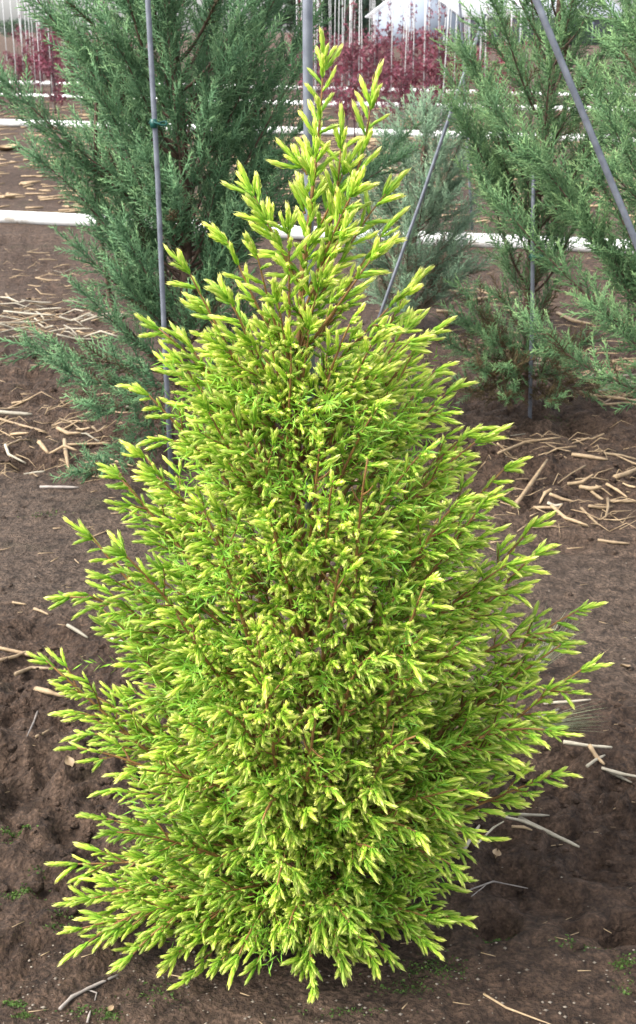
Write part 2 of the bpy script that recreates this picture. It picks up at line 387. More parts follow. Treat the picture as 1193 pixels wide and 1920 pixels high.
gold = thing('golden_juniper', tuple(BASE), 'bushy golden yellow juniper shrub with bright new shoots, planted in bare soil', 'shrub')
def trunk_at(z):
    return np.array([0.012 * math.sin(z * 5), 0.012 * math.cos(z * 4.3) - 0.012, z])
def golden():
    zt = np.linspace(-0.05, 1.22, 26)
    V, F = tube([trunk_at(z) for z in zt], [0.015 * (1 - 0.80 * max(0, z) / 1.3) for z in zt], 8)
    link('trunk', mesh_np('trunk', V, F, None, True), M['twig'], gold)
    branches = []      # (points, is_main)
    def branch(tip, z0=None, steep=None):
        tip = np.array(tip, float); r = math.hypot(tip[0], tip[1]); z = tip[2]
        k = np.interp(z, [0.0, 0.15, 0.4, 0.8, 1.2, 1.5], [0.25, 0.45, 0.75, 1.15, 1.6, 2.2]) if steep is None else steep
        if z0 is None: z0 = max(0.03, min(z - 0.01, z - k * r * random.uniform(.85, 1.15)))
        p0 = trunk_at(z0); L = np.linalg.norm(tip - p0)
        out = np.array([tip[0], tip[1], 0]) / (r + 1e-6)
        d0 = out + np.array([0, 0, random.uniform(.5, 1.2) * min(1.6, k)]); d0 /= np.linalg.norm(d0)
        dt = (tip - p0) / L + np.array([0, 0, random.uniform(-.75, .15) if z < .7 else random.uniform(-.35, .3)]); dt /= np.linalg.norm(dt)
        sw = np.array([-out[1], out[0], 0]) * random.uniform(-.08, .08) * L
        return bez(p0, p0 + d0 * L * 0.33 + sw, tip - dt * L * 0.33, tip, 15)
    # branch tips seen against the background
    tips_px = LEFT[3:] + RIGHT[4:] + [(210, 1800), (300, 1800), (165, 1160), (140, 1290), (205, 1440), (185, 870), (290, 680), (345, 565), (1000, 1250), (1060, 1330), (960, 1400), (940, 1560),
                                     (870, 830), (800, 600), (1010, 1080), (1090, 1195), (455, 395), (760, 420), (560, 345), (700, 345)]
    for (px, py) in tips_px:
        p = atY(px, py, SY + random.uniform(-.07, .05))
        if p.z < .08: d_ = ray(px, py); k_ = (.08 - CAM_H) / d_[2]; p = Vector((d_[0] * k_, d_[1] * k_, .08))
        t = np.array(p) - BASE
        # a shoot sticks out past the end of its stem
        d = np.array([t[0], t[1], 0.0]); d /= np.linalg.norm(d) + 1e-6; branches.append(branch(t - d * .035 - np.array([0, 0, .015])))
    # leaders at the top
    for (px, py, z0) in ((606, 118, 1.12), (696, 190, 1.06), (640, 270, 1.0), (590, 290, 1.05)):
        t = np.array(atY(px, py, SY - .005)) - BASE; p0 = trunk_at(z0); L = t[2] - z0
        branches.append(bez(p0, p0 + np.array([0, 0, .4 * L]) + .35 * np.array([t[0], t[1], 0]), t - np.array([0.12 * t[0], 0, .35 * L]), t, 15))
    # low front branches that touch down near the soil
    for (px, py, Y) in ((590, 1850, 1.72), (520, 1660, 1.66), (540, 1745, 1.67), (655, 1730, 1.66), (490, 1545, 1.66), (360, 1830, 1.78), (700, 1590, 1.68), (260, 1790, 1.86), (445, 1800, 1.72),
                        (780, 1560, 1.72), (810, 1720, 1.80), (700, 1800, 1.76)):
        t = np.array(atY(px, py, Y)) - BASE; t[2] = max(t[2], .025); branches.append(branch(t))
    for (px, py) in ((160, 1770), (330, 1790), (410, 1805), (480, 1810), (640, 1815), (725, 1790), (795, 1765), (850, 1720), (240, 1740), (150, 1690), (830, 1660)):
        d_ = ray(px, py); k_ = (.07 - CAM_H) / d_[2]; branches.append(branch(np.array([d_[0] * k_, d_[1] * k_, .07]) - BASE))
    # the rest of the crown, all round
    GA = 2.39996
    n = 120
    for i in range(n):
        z = 0.06 + 1.06 * ((i + .5) / n) ** 1.35
        az = i * GA + random.uniform(-.3, .3)
        rad = float(renv(z, az)) * random.uniform(.50, .96) - 0.02
        rad = max(rad, 0.03)
        if math.sin(az) > 0.1: rad *= .95
        branches.append(branch((rad * math.cos(az), rad * math.sin(az) * .92, z + random.uniform(-.02, .05))))
    # upright inner stems that show between the sprays
    for (px, py, Y) in ((545, 640, 1.90), (700, 640, 1.92), (600, 830, 1.80), (430, 760, 1.86), (790, 850, 1.88), (690, 860, 1.80), (500, 960, 1.74), (860, 940, 1.9), (380, 950, 1.82),
                        (640, 1040, 1.72), (800, 1090, 1.76), (330, 1150, 1.78), (480, 1180, 1.70), (700, 1230, 1.68), (870, 1200, 1.80), (590, 1330, 1.66), (420, 1330, 1.68), (780, 1380, 1.70)):
        t = np.array(atY(px, py, Y)) - BASE; branches.append(branch(t, steep=random.uniform(1.5, 2.4)))
    for (px, py) in ((480, 470), (540, 430), (640, 440), (700, 480), (600, 530), (520, 560), (430, 560), (745, 560), (660, 600), (580, 610), (470, 640), (770, 640), (400, 640), (620, 700), (350, 640), (710, 700), (530, 730)):
        t = np.array(atY(px, py, SY - random.uniform(.05, .16))) - BASE; branches.append(branch(t, steep=random.uniform(1.3, 2.0)))
    pos = []; D = []; ln = []; age = []; own = []; twigs = Bag(); bobs = []; vigs = []
    def put(p, d, L, a):
        d = d / (np.linalg.norm(d) + 1e-9); rr0 = math.hypot(p[0], p[1]) + 1e-6
        if p[2] < 1.25:      # new growth leans outward; low sprays hang a little
            d = d + .45 * np.array([p[0] / rr0, p[1] / rr0, 0]) + np.array([0, 0, np.interp(p[2], [0.03, .16, .35, .8, 1.2], [.12, -.12, -.36, -.30, -.05])])
        pos.append(p); D.append(d); ln.append(L); age.append(a); own.append(len(bobs) - 1)
    for bi, P in enumerate(branches):
        seg = np.linalg.norm(np.diff(P, axis=0), axis=1); L = seg.sum(); s = np.concatenate([[0], np.cumsum(seg)])
        nP = len(P); r0 = 0.0019 + 0.0038 * min(1, L / .6)
        V, F = tube(P, [r0 * (1 - .72 * i / (nP - 1)) for i in range(nP)], 5)
        bobs.append(link('branch', mesh_np('branch', V, F, None, True), M['twig'], gold))
        top = P[-1][2] > 1.27
        at = lambda q: np.array([np.interp(q, s, P[:, k]) for k in range(3)])
        tan = lambda q: (lambda v: v / (np.linalg.norm(v) + 1e-9))(at(min(q + .01, L)) - at(max(q - .01, 0)))
        q = L * random.uniform(.16, .26) if L > .25 else L * .1
        vig = max(0, random.gauss(.10, .16)) + float(np.interp(P[-1][2], [0, .4, 1.0], [.16, .10, 0])); vigs.append(vig)
        roll = random.uniform(0, 6.28)
        while q < L - 0.004:
            f = q / L; p = at(q); d = tan(q); u, v, _ = frame_of(d)
            roll += 2.39996 + random.uniform(-.4, .4)
            side = math.cos(roll) * u + math.sin(roll) * v
            ang = R(random.uniform(30, 50)); dd = math.cos(ang) * d + math.sin(ang) * side
            rem = L - q
            if f > .35 and p[2] < 1.1: put(p, d + .9 * (math.cos(roll + 2) * u + math.sin(roll + 2) * v), random.uniform(.018, .036), random.uniform(0, .3))
            bl = min(0.135, .30 * rem + .018) * random.uniform(.5, 1.2)
            if p[2] > 1.0: bl *= .72
            if p[2] > 1.14: bl *= .4
            if top: bl = 0
            old = np.clip((0.45 - f) * 1.6, 0, .8)
            if bl < .028 or rem < .06:
                put(p, dd, random.uniform(.036, .054) if not top else random.uniform(.038, .060), old * .5 + random.uniform(0, .15))
            else:
                lift = np.array([0, 0, random.uniform(-.25, .35)])
                e1 = p + dd * bl * .55; e2 = e1 + (dd + lift * .6 + d * .3) / np.linalg.norm(dd + lift * .6 + d * .3) * bl * .45
                V, F = tube([p, e1, e2], [.0022, .0017, .0010], 3, False); twigs.add(V, F)
                k = max(2, int(bl / .0080)); rr_ = random.uniform(0, 6.28)
                for j in range(k):
                    ff = (j + .6) / k
                    pp = p + (e1 - p) * min(1, ff / .55) if ff < .55 else e1 + (e2 - e1) * (ff - .55) / .45
                    rr_ += 2.39996 + random.uniform(-.5, .5); du = e2 - p; du /= np.linalg.norm(du)
                    a_, b_, _ = frame_of(du); an = R(random.uniform(22, 42))
                    sd = math.cos(an) * du + math.sin(an) * (math.cos(rr_) * a_ + math.sin(rr_) * b_)
                    put(pp, sd, (random.uniform(.020, .052) if random.random() < .75 else random.uniform(.036, .060)) * (0.75 + .25 * ff), np.clip(old + random.uniform(-.1, .25) - .2 * ff, 0, 1))
                put(e2, e2 - e1, random.uniform(.038, .055), np.clip(old * .6 - .1, 0, 1))
            q += random.uniform(.014, .030) if not top else random.uniform(.009, .017)
        put(P[-1], tan(L), random.uniform(.045, .062), 0)
        for j in range(3):
            d = tan(L); u, v, _ = frame_of(d); a = random.uniform(0, 6.28); dd = d + .45 * (math.cos(a) * u + math.sin(a) * v); put(at(L - .008), dd, random.uniform(.035, .05), 0)
    pos = np.array(pos); D = np.array(D); ln = np.array(ln); age = np.array(age); own = np.array(own); age = np.clip(age + np.array(vigs)[own] + rng.normal(0, .08, len(age)), 0, 1)
    D = D / np.linalg.norm(D, axis=1, keepdims=True)
    # keep clear of the soil, thin out the unseen core
    D[:, 2] = np.where(pos[:, 2] < .05, np.maximum(D[:, 2], -.05), D[:, 2])
    rad = np.hypot(pos[:, 0], pos[:, 1]); keep = (pos[:, 2] > 0.015)
    env = np.array([renv(z, math.atan2(y, x)) for x, y, z in pos])
    keep &= ~((rad < .35 * env) & (pos[:, 2] < 1.0) & (rng.random(len(pos)) < .5)); keep &= ~((pos[:, 1] > .12) & (rad < .8 * env) & (rng.random(len(pos)) < .62))
    # hollows between the tiers of sprays
    for (hx, hy, hY, hr) in ((685, 1400, 1.70, .105), (600, 1390, 1.72, .06), (655, 900, 1.84, .065), (730, 1650, 1.72, .07), (330, 1640, 1.80, .06), (590, 1080, 1.76, .05), (500, 1560, 1.70, .055), (800, 1480, 1.80, .06), (250, 1470, 1.95, .07), (880, 1540, 2.0, .06), (610, 700, 1.90, .05)):
        c_ = np.array(atY(hx, hy, hY)) - BASE; dd_ = np.linalg.norm((pos - c_) * np.array([1, .75, 1.25]), axis=1); keep &= ~(dd_ < hr * rng.uniform(.6, 1.15, len(pos)))
    ln = ln * np.where(pos[:, 2] > 1.15, 1.0, rng.uniform(.72, 1.0, len(ln)))
    pos, D, ln, age, own = pos[keep], D[keep], ln[keep], age[keep], own[keep]
    n = len(pos); roll = rng.uniform(0, 6.28, n); rnd = rng.random(n); pick = rng.integers(0, len(SHOOTS), n)
    wid = ln * rng.uniform(.85, 1.15, n); wid = np.clip(wid * 1.05, .031, .052)
    # the 300 shoots that show largest become parts of their own
    mid = pos + D * ln[:, None] * .5 + BASE
    px, py, dep = project(mid); e = project(pos + D * ln[:, None] + BASE); s0 = project(pos + BASE)
    plen = np.hypot(e[0] - s0[0], e[1] - s0[1])
    cell = (np.floor(px / 14) * 1000 + np.floor(py / 14)).astype(int)
    order = np.argsort(dep); seen = set(); vis = np.zeros(n, bool)
    for i in order:
        if cell[i] not in seen: seen.add(cell[i]); vis[i] = True
    big = np.argsort(-(plen * vis))[:300]; isbig = np.zeros(n, bool); isbig[big] = True
    q = np.nonzero(~isbig)[0]
    bag = stamp(SHOOTS, pick[q], pos[q], D[q], roll[q], ln[q], wid[q], rnd[q], age[q])
    fo = link('foliage', bag.mesh('foliage'), M['gold'], gold); fo['kind'] = 'stuff'
    tw = link('twigs', twigs.mesh('twigs'), M['twig'], gold); tw['kind'] = 'stuff'
    # last year's dull needles on the inner twigs
    m_ = 850; zz = rng.uniform(.05, 1.02, m_); az = rng.uniform(0, 6.283, m_); er = np.array([renv(a, b) for a, b in zip(zz, az)]) * np.sqrt(rng.uniform(.02, .36, m_))
    op = np.stack([er * np.cos(az), er * np.sin(az), zz], 1); od = np.stack([np.cos(az), np.sin(az), rng.uniform(.2, 1.2, m_)], 1) + rng.normal(0, .4, (m_, 3))
    ol = rng.uniform(.07, .12, m_); bag = stamp(OLD, rng.integers(0, 3, m_), op, od, rng.uniform(0, 6, m_), ol, ol, rng.random(m_), np.full(m_, .55))
    oo = link('inner_foliage', bag.mesh('inner_foliage'), M['gold'], gold); oo['kind'] = 'stuff'
    Rm = rot_to(D, roll); cache = {}
    for i in big:
        key = (int(pick[i]), int(rnd[i] * 5))
        if key not in cache:
            TV, TF, TT = SHOOTS[key[0]]; C = np.empty((len(TV), 3)); C[:, 0] = TT; C[:, 1] = (key[1] + .5) / 5; C[:, 2] = .03
            cache[key] = mesh_np('shoot', TV, TF, C); cache[key].materials.append(M['gold'])
        o = bpy.data.objects.new('shoot', cache[key]); COL.objects.link(o); o.parent = bobs[own[i]]
        m4 = Matrix(Rm[i].tolist()).to_4x4() @ Matrix.Diagonal((wid[i], wid[i], ln[i], 1)); m4.translation = Vector(pos[i]); o.matrix_basis = m4
    print('golden shoots', n, 'branches', len(branches))
golden()

# ------------------------------------------------------------------ staked junipers behind
def cord(a, b, w0, V, F, T, t0, t1):
    u, v, d = frame_of(b - a); i = len(V); m = a + (b - a) * .55
    for k in range(3):
        an = 2.094 * k; V.append(a + w0 * .5 * (math.cos(an) * u + math.sin(an) * v)); T.append(t0)
    V.append(b); T.append(t1)
    F += [(i, i + 1, i + 3), (i + 1, i + 2, i + 3), (i + 2, i, i + 3)]
def spray_template(seed):
    """a feathery spray of scale-leaved cords, 1 long"""
    r = np.random.default_rng(seed); V = []; F = []; T = []
    pts = bez(np.zeros(3), np.array([0, 0, .35]), np.array([.03, .02, .7]) * 1, np.array([r.uniform(-.1, .1), r.uniform(-.1, .1), 1.0]), 9)
    for i in range(4): cord(pts[2 * i], pts[min(8, 2 * i + 3)], .032, V, F, T, .1 + .2 * i, .3 + .2 * i)
    n = 13
    for i in range(n):
        f = .06 + .86 * i / n; p = np.array([np.interp(f * 8, range(9), pts[:, k]) for k in range(3)])
        ph = (i % 2) * math.pi + r.uniform(-.9, .9); al = R(r.uniform(26, 46)); L = r.uniform(.26, .42) * (1 - .55 * f)
        d = math.cos(al) * np.array([0, 0, 1.0]) + math.sin(al) * np.array([math.cos(ph), math.sin(ph), 0])
        e = p + d * L; cord(p, e, .032, V, F, T, .25 + .4 * f, min(1, .55 + .5 * f))
        for j in range(2):
            g = .22 + .36 * j; b = p + (e - p) * g; u, v, _ = frame_of(d); a2 = (j % 2) * math.pi + r.uniform(-.8, .8)
            d2 = d + .62 * (math.cos(a2) * u + math.sin(a2) * v); d2 /= np.linalg.norm(d2)
            cord(b, b + d2 * L * r.uniform(.3, .5), .028, V, F, T, .35 + .3 * f, min(1, .6 + .45 * f))
    return np.array(V), np.array(F), np.array(T)
SPRAYS = [spray_template(s) for s in range(40, 46)]

def juniper(base, height, prof_z, prof_r, nb, m, label, zpow=1.05, lean=(0, 0), dens=1.0, extra=(), clear=0.0, elev=(30, 58), second=None, seed=1, oldlow=0.5, spl=.19):
    rnd_ = random.Random(seed); g = np.random.default_rng(seed)
    base = Vector(base); base.z = hz(base.x, base.y)
    root = thing('juniper_tree', base, label, 'tree')
    tr = lambda z: np.array([lean[0] * z + .02 * math.sin(3.1 * z + seed) , lean[1] * z + .02 * math.cos(2.7 * z), z])
    zs = np.linspace(-.06, height, 22)
    V, F = tube([tr(z) for z in zs], [.024 * (1 - .85 * max(0, z) / height) + .003 for z in zs], 9)
    link('trunk', mesh_np('trunk', V, F, None, True), M['bark'], root)
    if second:
        z1, dx, dy = second; zz = np.linspace(.15, z1, 14)
        pp = [tr(.15) + np.array([dx * min(1, (z - .15) * 3) + .02 * math.sin(z * 5), dy * min(1, (z - .15) * 3), z - .15]) for z in zz]
        V, F = tube(pp, [.014 * (1 - .7 * z / z1) for z in zz], 7)
        link('trunk', mesh_np('side_trunk', V, F, None, True), M['bark'], root)
    pos = []; D = []; ln = []; age = []
    def one(tip, z0):
        p0 = tr(z0); tip = np.array(tip); L = np.linalg.norm(tip - p0)
        out = tip - p0; out[2] = 0; out /= np.linalg.norm(out) + 1e-6
        P = bez(p0, p0 + (out * .8 + np.array([0, 0, .35])) * L * .33, tip - (out * .7 + np.array([0, 0, rnd_.uniform(.3, .9)])) * L * .28, tip, 12)
        V, F = tube(P, [(.0028 + .006 * min(1, L)) * (1 - .8 * i / 11) for i in range(12)], 5)
        link('branch', mesh_np('branch', V, F, None, True), M['bark'], root)
        k = max(6, int(L * 60 * dens)); ro = rnd_.uniform(0, 6)
        for j in range(k):
            f = .22 + .78 * (j + rnd_.random()) / k; p = np.array([np.interp(f * 11, range(12), P[:, c]) for c in range(3)])
            i0 = min(10, int(f * 11)); d = P[i0 + 1] - P[i0]; d /= np.linalg.norm(d); u, v, _ = frame_of(d)
            ro += 2.4 + rnd_.uniform(-.5, .5); an = R(rnd_.uniform(15, 48)); dd = math.cos(an) * d + math.sin(an) * (math.cos(ro) * u + math.sin(ro) * v) + np.array([0, 0, .18])
            if p[2] > 1.85 and rnd_.random() < .6: continue
            pos.append(p); D.append(dd); ln.append(rnd_.uniform(.65, 1.15) * spl * (1 - .25 * f))
            age.append(1.0 if (rnd_.random() < oldlow * max(0, .55 - p[2]) + .05 * (1 - f)) else rnd_.uniform(0, .15))
        pos.append(P[-2]); D.append(P[-1] - P[-3]); ln.append(spl); age.append(0)
    for i in range(nb):
        z = clear + (height * .97 - clear) * ((i + .5) / nb) ** zpow; az = i * 2.39996 + rnd_.uniform(-.4, .4)
        r = float(np.interp(z, prof_z, prof_r)) * rnd_.uniform(.55, 1.02); el = R(rnd_.uniform(*elev))
        z0 = max(.08, z - r * math.tan(el)); a = tr(z0)
        one((a[0] + r * math.cos(az), a[1] + r * math.sin(az), z), z0)
    for (px, py, Y, z0) in extra:
        t = np.array(atY(px, py, Y)) - np.array(base); one(t, z0)
    # upright leader
    for j in range(int(14 * dens)):
        z = height * (.80 + .19 * j / 14); pos.append(tr(z)); D.append(np.array([g.normal() * .35, g.normal() * .35, 1])); ln.append(spl * .9); age.append(0)
    pos = np.array(pos); D = np.array(D); ln = np.array(ln); age = np.array(age); n = len(pos)
    D[:, 2] = np.where(pos[:, 2] < .1, np.maximum(D[:, 2], .02), D[:, 2])
    bag = stamp(SPRAYS, g.integers(0, len(SPRAYS), n), pos, D, g.uniform(0, 6.28, n), ln, ln * g.uniform(.8, 1.15, n), g.random(n), age)
    c = link('crown', bag.mesh('crown'), m, root); c['kind'] = 'stuff'
    print('juniper', n, 'sprays')
    return root

j1 = atY(343, 560, 4.9); j1.z = 0
juniper(j1, 2.65, [0, .3, .6, .9, 1.2, 1.6, 2.1, 2.65], [.20, .27, .31, .38, .50, .55, .42, .10], 112, M['jun_a'],
        'full dark green juniper tree with reddish trunk, tied beside a leaning grey conduit', seed=5, zpow=.88, clear=.46, dens=1.05, second=(1.5, -.27, -.05), lean=(.006, 0),
        extra=((10, 150, 4.7, .85), (5, 170, 4.8, .8), (560, 130, 4.7, .8), (575, 60, 4.9, .95), (565, 240, 4.8, .65), (70, 300, 4.7, .55), (150, 470, 4.75, .4),
               (540, 330, 4.7, .5), (60, 650, 4.6, .22), (120, 690, 4.5, .2), (175, 760, 4.4, .2), (165, 880, 4.2, .12), (170, 560, 4.7, .25), (740, 300, 5.0, .7), (750, 260, 5.2, .75), (120, 60, 4.9, 1.1)))
j2 = gnd(985, 768)
juniper(j2, 2.2, [0, .2, .5, .8, 1.1, 1.4, 1.8, 2.2], [.16, .22, .16, .18, .40, .48, .36, .06], 64, M['jun_b'],
        'mid green juniper tree with bare lower trunk tied twice to a short conduit', seed=9, zpow=.72, clear=.16, dens=1.0, lean=(.012, 0), oldlow=1.3, elev=(38, 64), spl=.17,
        extra=((840, 640, 5.1, .15), (870, 720, 5.0, .1), (1120, 730, 5.1, .1), (880, 560, 5.2, .2), (850, 200, 5.2, .7), (880, 110, 5.2, .8), (900, 330, 5.1, .5), (900, 690, 5.0, .12), (925, 640, 5.1, .2), (1065, 690, 5.1, .12), (1095, 640, 5.2, .2), (1045, 745, 5.05, .07), (950, 745, 5.0, .07), (870, 600, 5.1, .22), (960, 690, 5.0, .2), (1030, 660, 5.0, .22)))
j3 = gnd(1330, 880)
juniper(j3, 2.4, [0, .3, .6, .9, 1.2, 1.6, 2.0, 2.4], [.30, .42, .50, .54, .54, .48, .32, .06], 62, M['jun_b'],
        'spreading green juniper tree with long side branches under a steeply leaning conduit', seed=14, clear=1.02, dens=.95, lean=(-.115, .06),
        extra=((1000, 605, 4.4, .18), (935, 375, 4.5, .32), (930, 205, 4.6, .55), (1010, 300, 4.5, .45), (985, 285, 4.5, .42), (1120, 580, 4.4, .22), (1090, 420, 4.5, .35), (1120, 340, 4.4, .4)))
j4 = gnd(770, 610)
juniper(j4, 1.22, [0, .3, .6, .8, 1.0, 1.22], [.25, .36, .42, .40, .30, .05], 54, M['jun_c'],
        'pale sparse grey green juniper tree with dry bare twigs behind a thin tilted conduit', seed=23, clear=.15, dens=.75, oldlow=.9, spl=.2, lean=(.03, 0),
        extra=((690, 320, 7.0, .5), (885, 230, 7.0, .6), (870, 420, 7.0, .3), (810, 215, 7.1, .7), (900, 500, 6.9, .2)))

# ------------------------------------------------------------------ conduits, stakes
def rod(name, a, b, r, m, label, cat, group=None, n=10, ties=(), taper=1.0):
    a = Vector(a); b = Vector(b); root = thing(name, a, label, cat, group)
    d = np.array(b - a); L = np.linalg.norm(d); P = np.linspace(0, 1, 5)[:, None] * d
    P[2] += np.array([.004, .002, 0]); V, F = tube(P, [r * (1 - (1 - taper) * i / 4) for i in range(5)], n)
    sh = link('tube', mesh_np('tube', V, F, None, False), m, root)
    # crimped open rim at the top of the conduit
    V, F = tube([d - d / L * .004, d + d / L * .003], [r * 1.06, r * 1.06], n); link('rim', mesh_np('rim', V, F), m, sh)
    for (k, off) in ties:
        c = d * k; u = np.array([r * 1.1, 0, 0]); an = np.linspace(0, 6.283, 13)
        loop = np.array([c + np.array([off * .5 + (abs(off) * .5 + r + .004) * math.cos(t), (r + .005) * math.sin(t), .006 * math.sin(2 * t)]) for t in an])
        V, F = tube(loop, [.0038] * 13, 6); link('tie', mesh_np('tie', V, F, None, True), M['tie'], root)
        V, F = tube([c + np.array([0, -.5 * r, -.014]), c + np.array([0, -.5 * r, .014])], [r * 1.25] * 2, 8); link('tie', mesh_np('tie', V, F, None, True), M['tie'], root)
    return root
def extend_to_ground(pt, pb):
    """where the line through two points meets the soil"""
    d = pb - pt; k = (-.10 - pt.z) / d.z; return pt + d * k
def conduit(pxa, Ya, pxb, Yb, up, r, label, ties=()):
    A = atY(*pxa, Ya); B = atY(*pxb, Yb); g = extend_to_ground(A, B); top = A + (A - B).normalized() * up
    return rod('conduit_stake', g, top, r, M['conduit'], label, 'stake', None, 10, ties)
conduit((277, 0), 4.36, (318, 825), 4.36, .7, .0090, 'grey conduit stake with a green tie beside the dark juniper with reddish trunk', ((.56, .03),))
conduit((577, -1), 2.17, (578, 700), 2.17, .45, .0085, 'upright grey conduit stake rising behind the tips of the golden shrub')
conduit((1005, -1), 4.15, (1193, 460), 4.15, .5, .0108, 'thick grey conduit slanting steeply across the spreading green juniper')
conduit((893, 75), 6.5, (762, 450), 6.5, .12, .0085, 'thin tilted conduit in front of the pale sparse juniper')
A = atY(1001, 290, 5.19); B = atY(994, 770, 5.19)
g_ = extend_to_ground(A, B); Lz = A.z - g_.z
z1 = (atY(1001, 316, 5.19).z - g_.z) / Lz; z2 = (atY(998, 482, 5.19).z - g_.z) / Lz; z3 = (atY(1003, 180, 5.19).z - g_.z) / Lz
rod('conduit_stake', g_, A, .0082, M['conduit'], 'short grey conduit with green ties holding the bare juniper trunk', 'stake', None, 10, ((z1, .03), (z2, .03)))
conduit((862, 0), 10.8, (868, 110), 10.8, .5, .011, 'slim dark conduit standing before the red maples near the white roof')

# ------------------------------------------------------------------ white pipes across the field
def white_pipe(pa, pb, r, label):
    a = gnd(*pa); b = gnd(*pb); d = b - a; a2 = a - d * 1.3; b2 = b + d * 1.3; n = 60
    P = np.array([list(a2 + (b2 - a2) * (i / n)) for i in range(n + 1)]); base = P[0].copy()
    s = hgt(P[:, 0], P[:, 1]); P[:, 2] = np.convolve(np.pad(s, 3, 'edge'), np.ones(7) / 7, 'valid') + r * .88
    P[:, 1] += .03 * np.sin(np.arange(n + 1) * .55)
    root = thing('white_pipe', tuple(base), label, 'pipe'); P = P - base
    V, F = tube(P, [r] * (n + 1), 14); pw = link('pipe_wall', mesh_np('pipe_wall', V, F, None, True), M['pipe'], root)
    for i in (14, 34, 47):
        V, F = tube([P[i], P[i] + (P[i + 1] - P[i]) / np.linalg.norm(P[i + 1] - P[i]) * .12], [r * 1.09] * 2, 14); link('coupling', mesh_np('coupling', V, F, None, False), M['pipe'], pw)
white_pipe((0, 424), (1193, 487), .054, 'thick white pipe crossing the soil just behind the staked junipers')
white_pipe((0, 233), (700, 252), .062, 'white pipe lying on straw between the junipers and the maples')
white_pipe((50, 182), (790, 203), .060, 'white pipe half hidden at the foot of the front red maples')
white_pipe((50, 160), (790, 175), .060, 'narrow looking white pipe farthest off, among the red maples')

# ------------------------------------------------------------------ red maples and their stakes
def maple_leaf():
    V = [np.zeros(3)]; F = []; T = [0.2]
    for k in (0, 2, 4):
        a = R(-100 + 50 * k + 0); L = (.75, .95, 1.1, .95, .75)[k]
        for (da, rr2) in ((-20, .42), (0, L)): 
            aa = a + R(da); V.append(np.array([rr2 * math.sin(aa), rr2 * .10 * math.cos(3 * aa), rr2 * math.cos(aa)])); T.append(.4 if da else .8)
    aa = R(150); V.append(np.array([.42 * math.sin(aa), 0, .42 * math.cos(aa)])); T.append(.4)
    for i in range(1, len(V) - 1): F.append((0, i, i + 1))
    return np.array(V), np.array(F), np.array(T)
LEAF = [maple_leaf()]
def maple_meshes(seed):
    g = np.random.default_rng(seed); H = g.uniform(1.5, 2.25)
    zz = np.linspace(-.05, H, 8); P = np.stack([.03 * np.sin(zz * 2 + seed), .03 * np.cos(zz * 2.3), zz], 1)
    V, F = tube(P, [.014 * (1 - .75 * i / 7) for i in range(8)], 5); tr = mesh_np('trunk', V, F, None, True); tr.materials.append(M['dark_twig'])
    pos = []; D = []; ln = []; stems = Bag()
    for b in range(20):
        z0 = g.uniform(.06, .60) * H; az = g.uniform(0, 6.28); L = g.uniform(.3, .60) * (1.1 - .5 * z0 / H)
        d = np.array([math.cos(az), math.sin(az), g.uniform(.4, 1.2)]); d /= np.linalg.norm(d)
        p0 = np.array([np.interp(z0, zz, P[:, k]) for k in range(3)]); V, F = tube([p0, p0 + d * L * .6 + np.array([0, 0, .02]), p0 + d * L], [.006, .004, .002], 3, False); stems.add(V, F)
        for k in range(13):
            f = .15 + .85 * k / 12; pos.append(p0 + d * L * f + g.normal(0, .035, 3)); D.append(g.normal(0, .6, 3) + np.array([0, 0, -.5])); ln.append(g.uniform(.045, .075))
    for k in range(26):
        z = H * g.uniform(.55, 1.0); pos.append(np.array([np.interp(z, zz, P[:, c]) for c in range(3)]) + g.normal(0, .04, 3)); D.append(g.normal(0, .6, 3) + np.array([0, 0, -.4])); ln.append(g.uniform(.03, .055))
    pos = np.array(pos); D = np.array(D); ln = np.array(ln); n = len(pos); tint = g.random()
    age = np.full(n, .6 if tint < .4 else .1) * g.uniform(.5, 1.2, n)
    bag = stamp(LEAF, np.zeros(n, int), pos, D, g.uniform(0, 6.28, n), ln, ln, g.random(n), np.clip(age, 0, 1))
    cr = bag.mesh('crown'); cr.materials.append(M['maple']); bm_ = stems.mesh('branches'); bm_.materials.append(M['dark_twig'])
    return tr, cr, bm_, H
MAPLES = [maple_meshes(100 + i) for i in range(7)]
def stake_mesh(h):
    V, F = tube([(0, 0, -.15), (.004, .003, h * .5), (0, 0, h)], [.0088, .0088, .0078], 6); m = mesh_np('pale_stake', V, F); m.materials.append(M['whitestake']); return m
STAKES = [stake_mesh(h) for h in (2.3, 2.5, 2.7, 2.9)]
cnt = 0
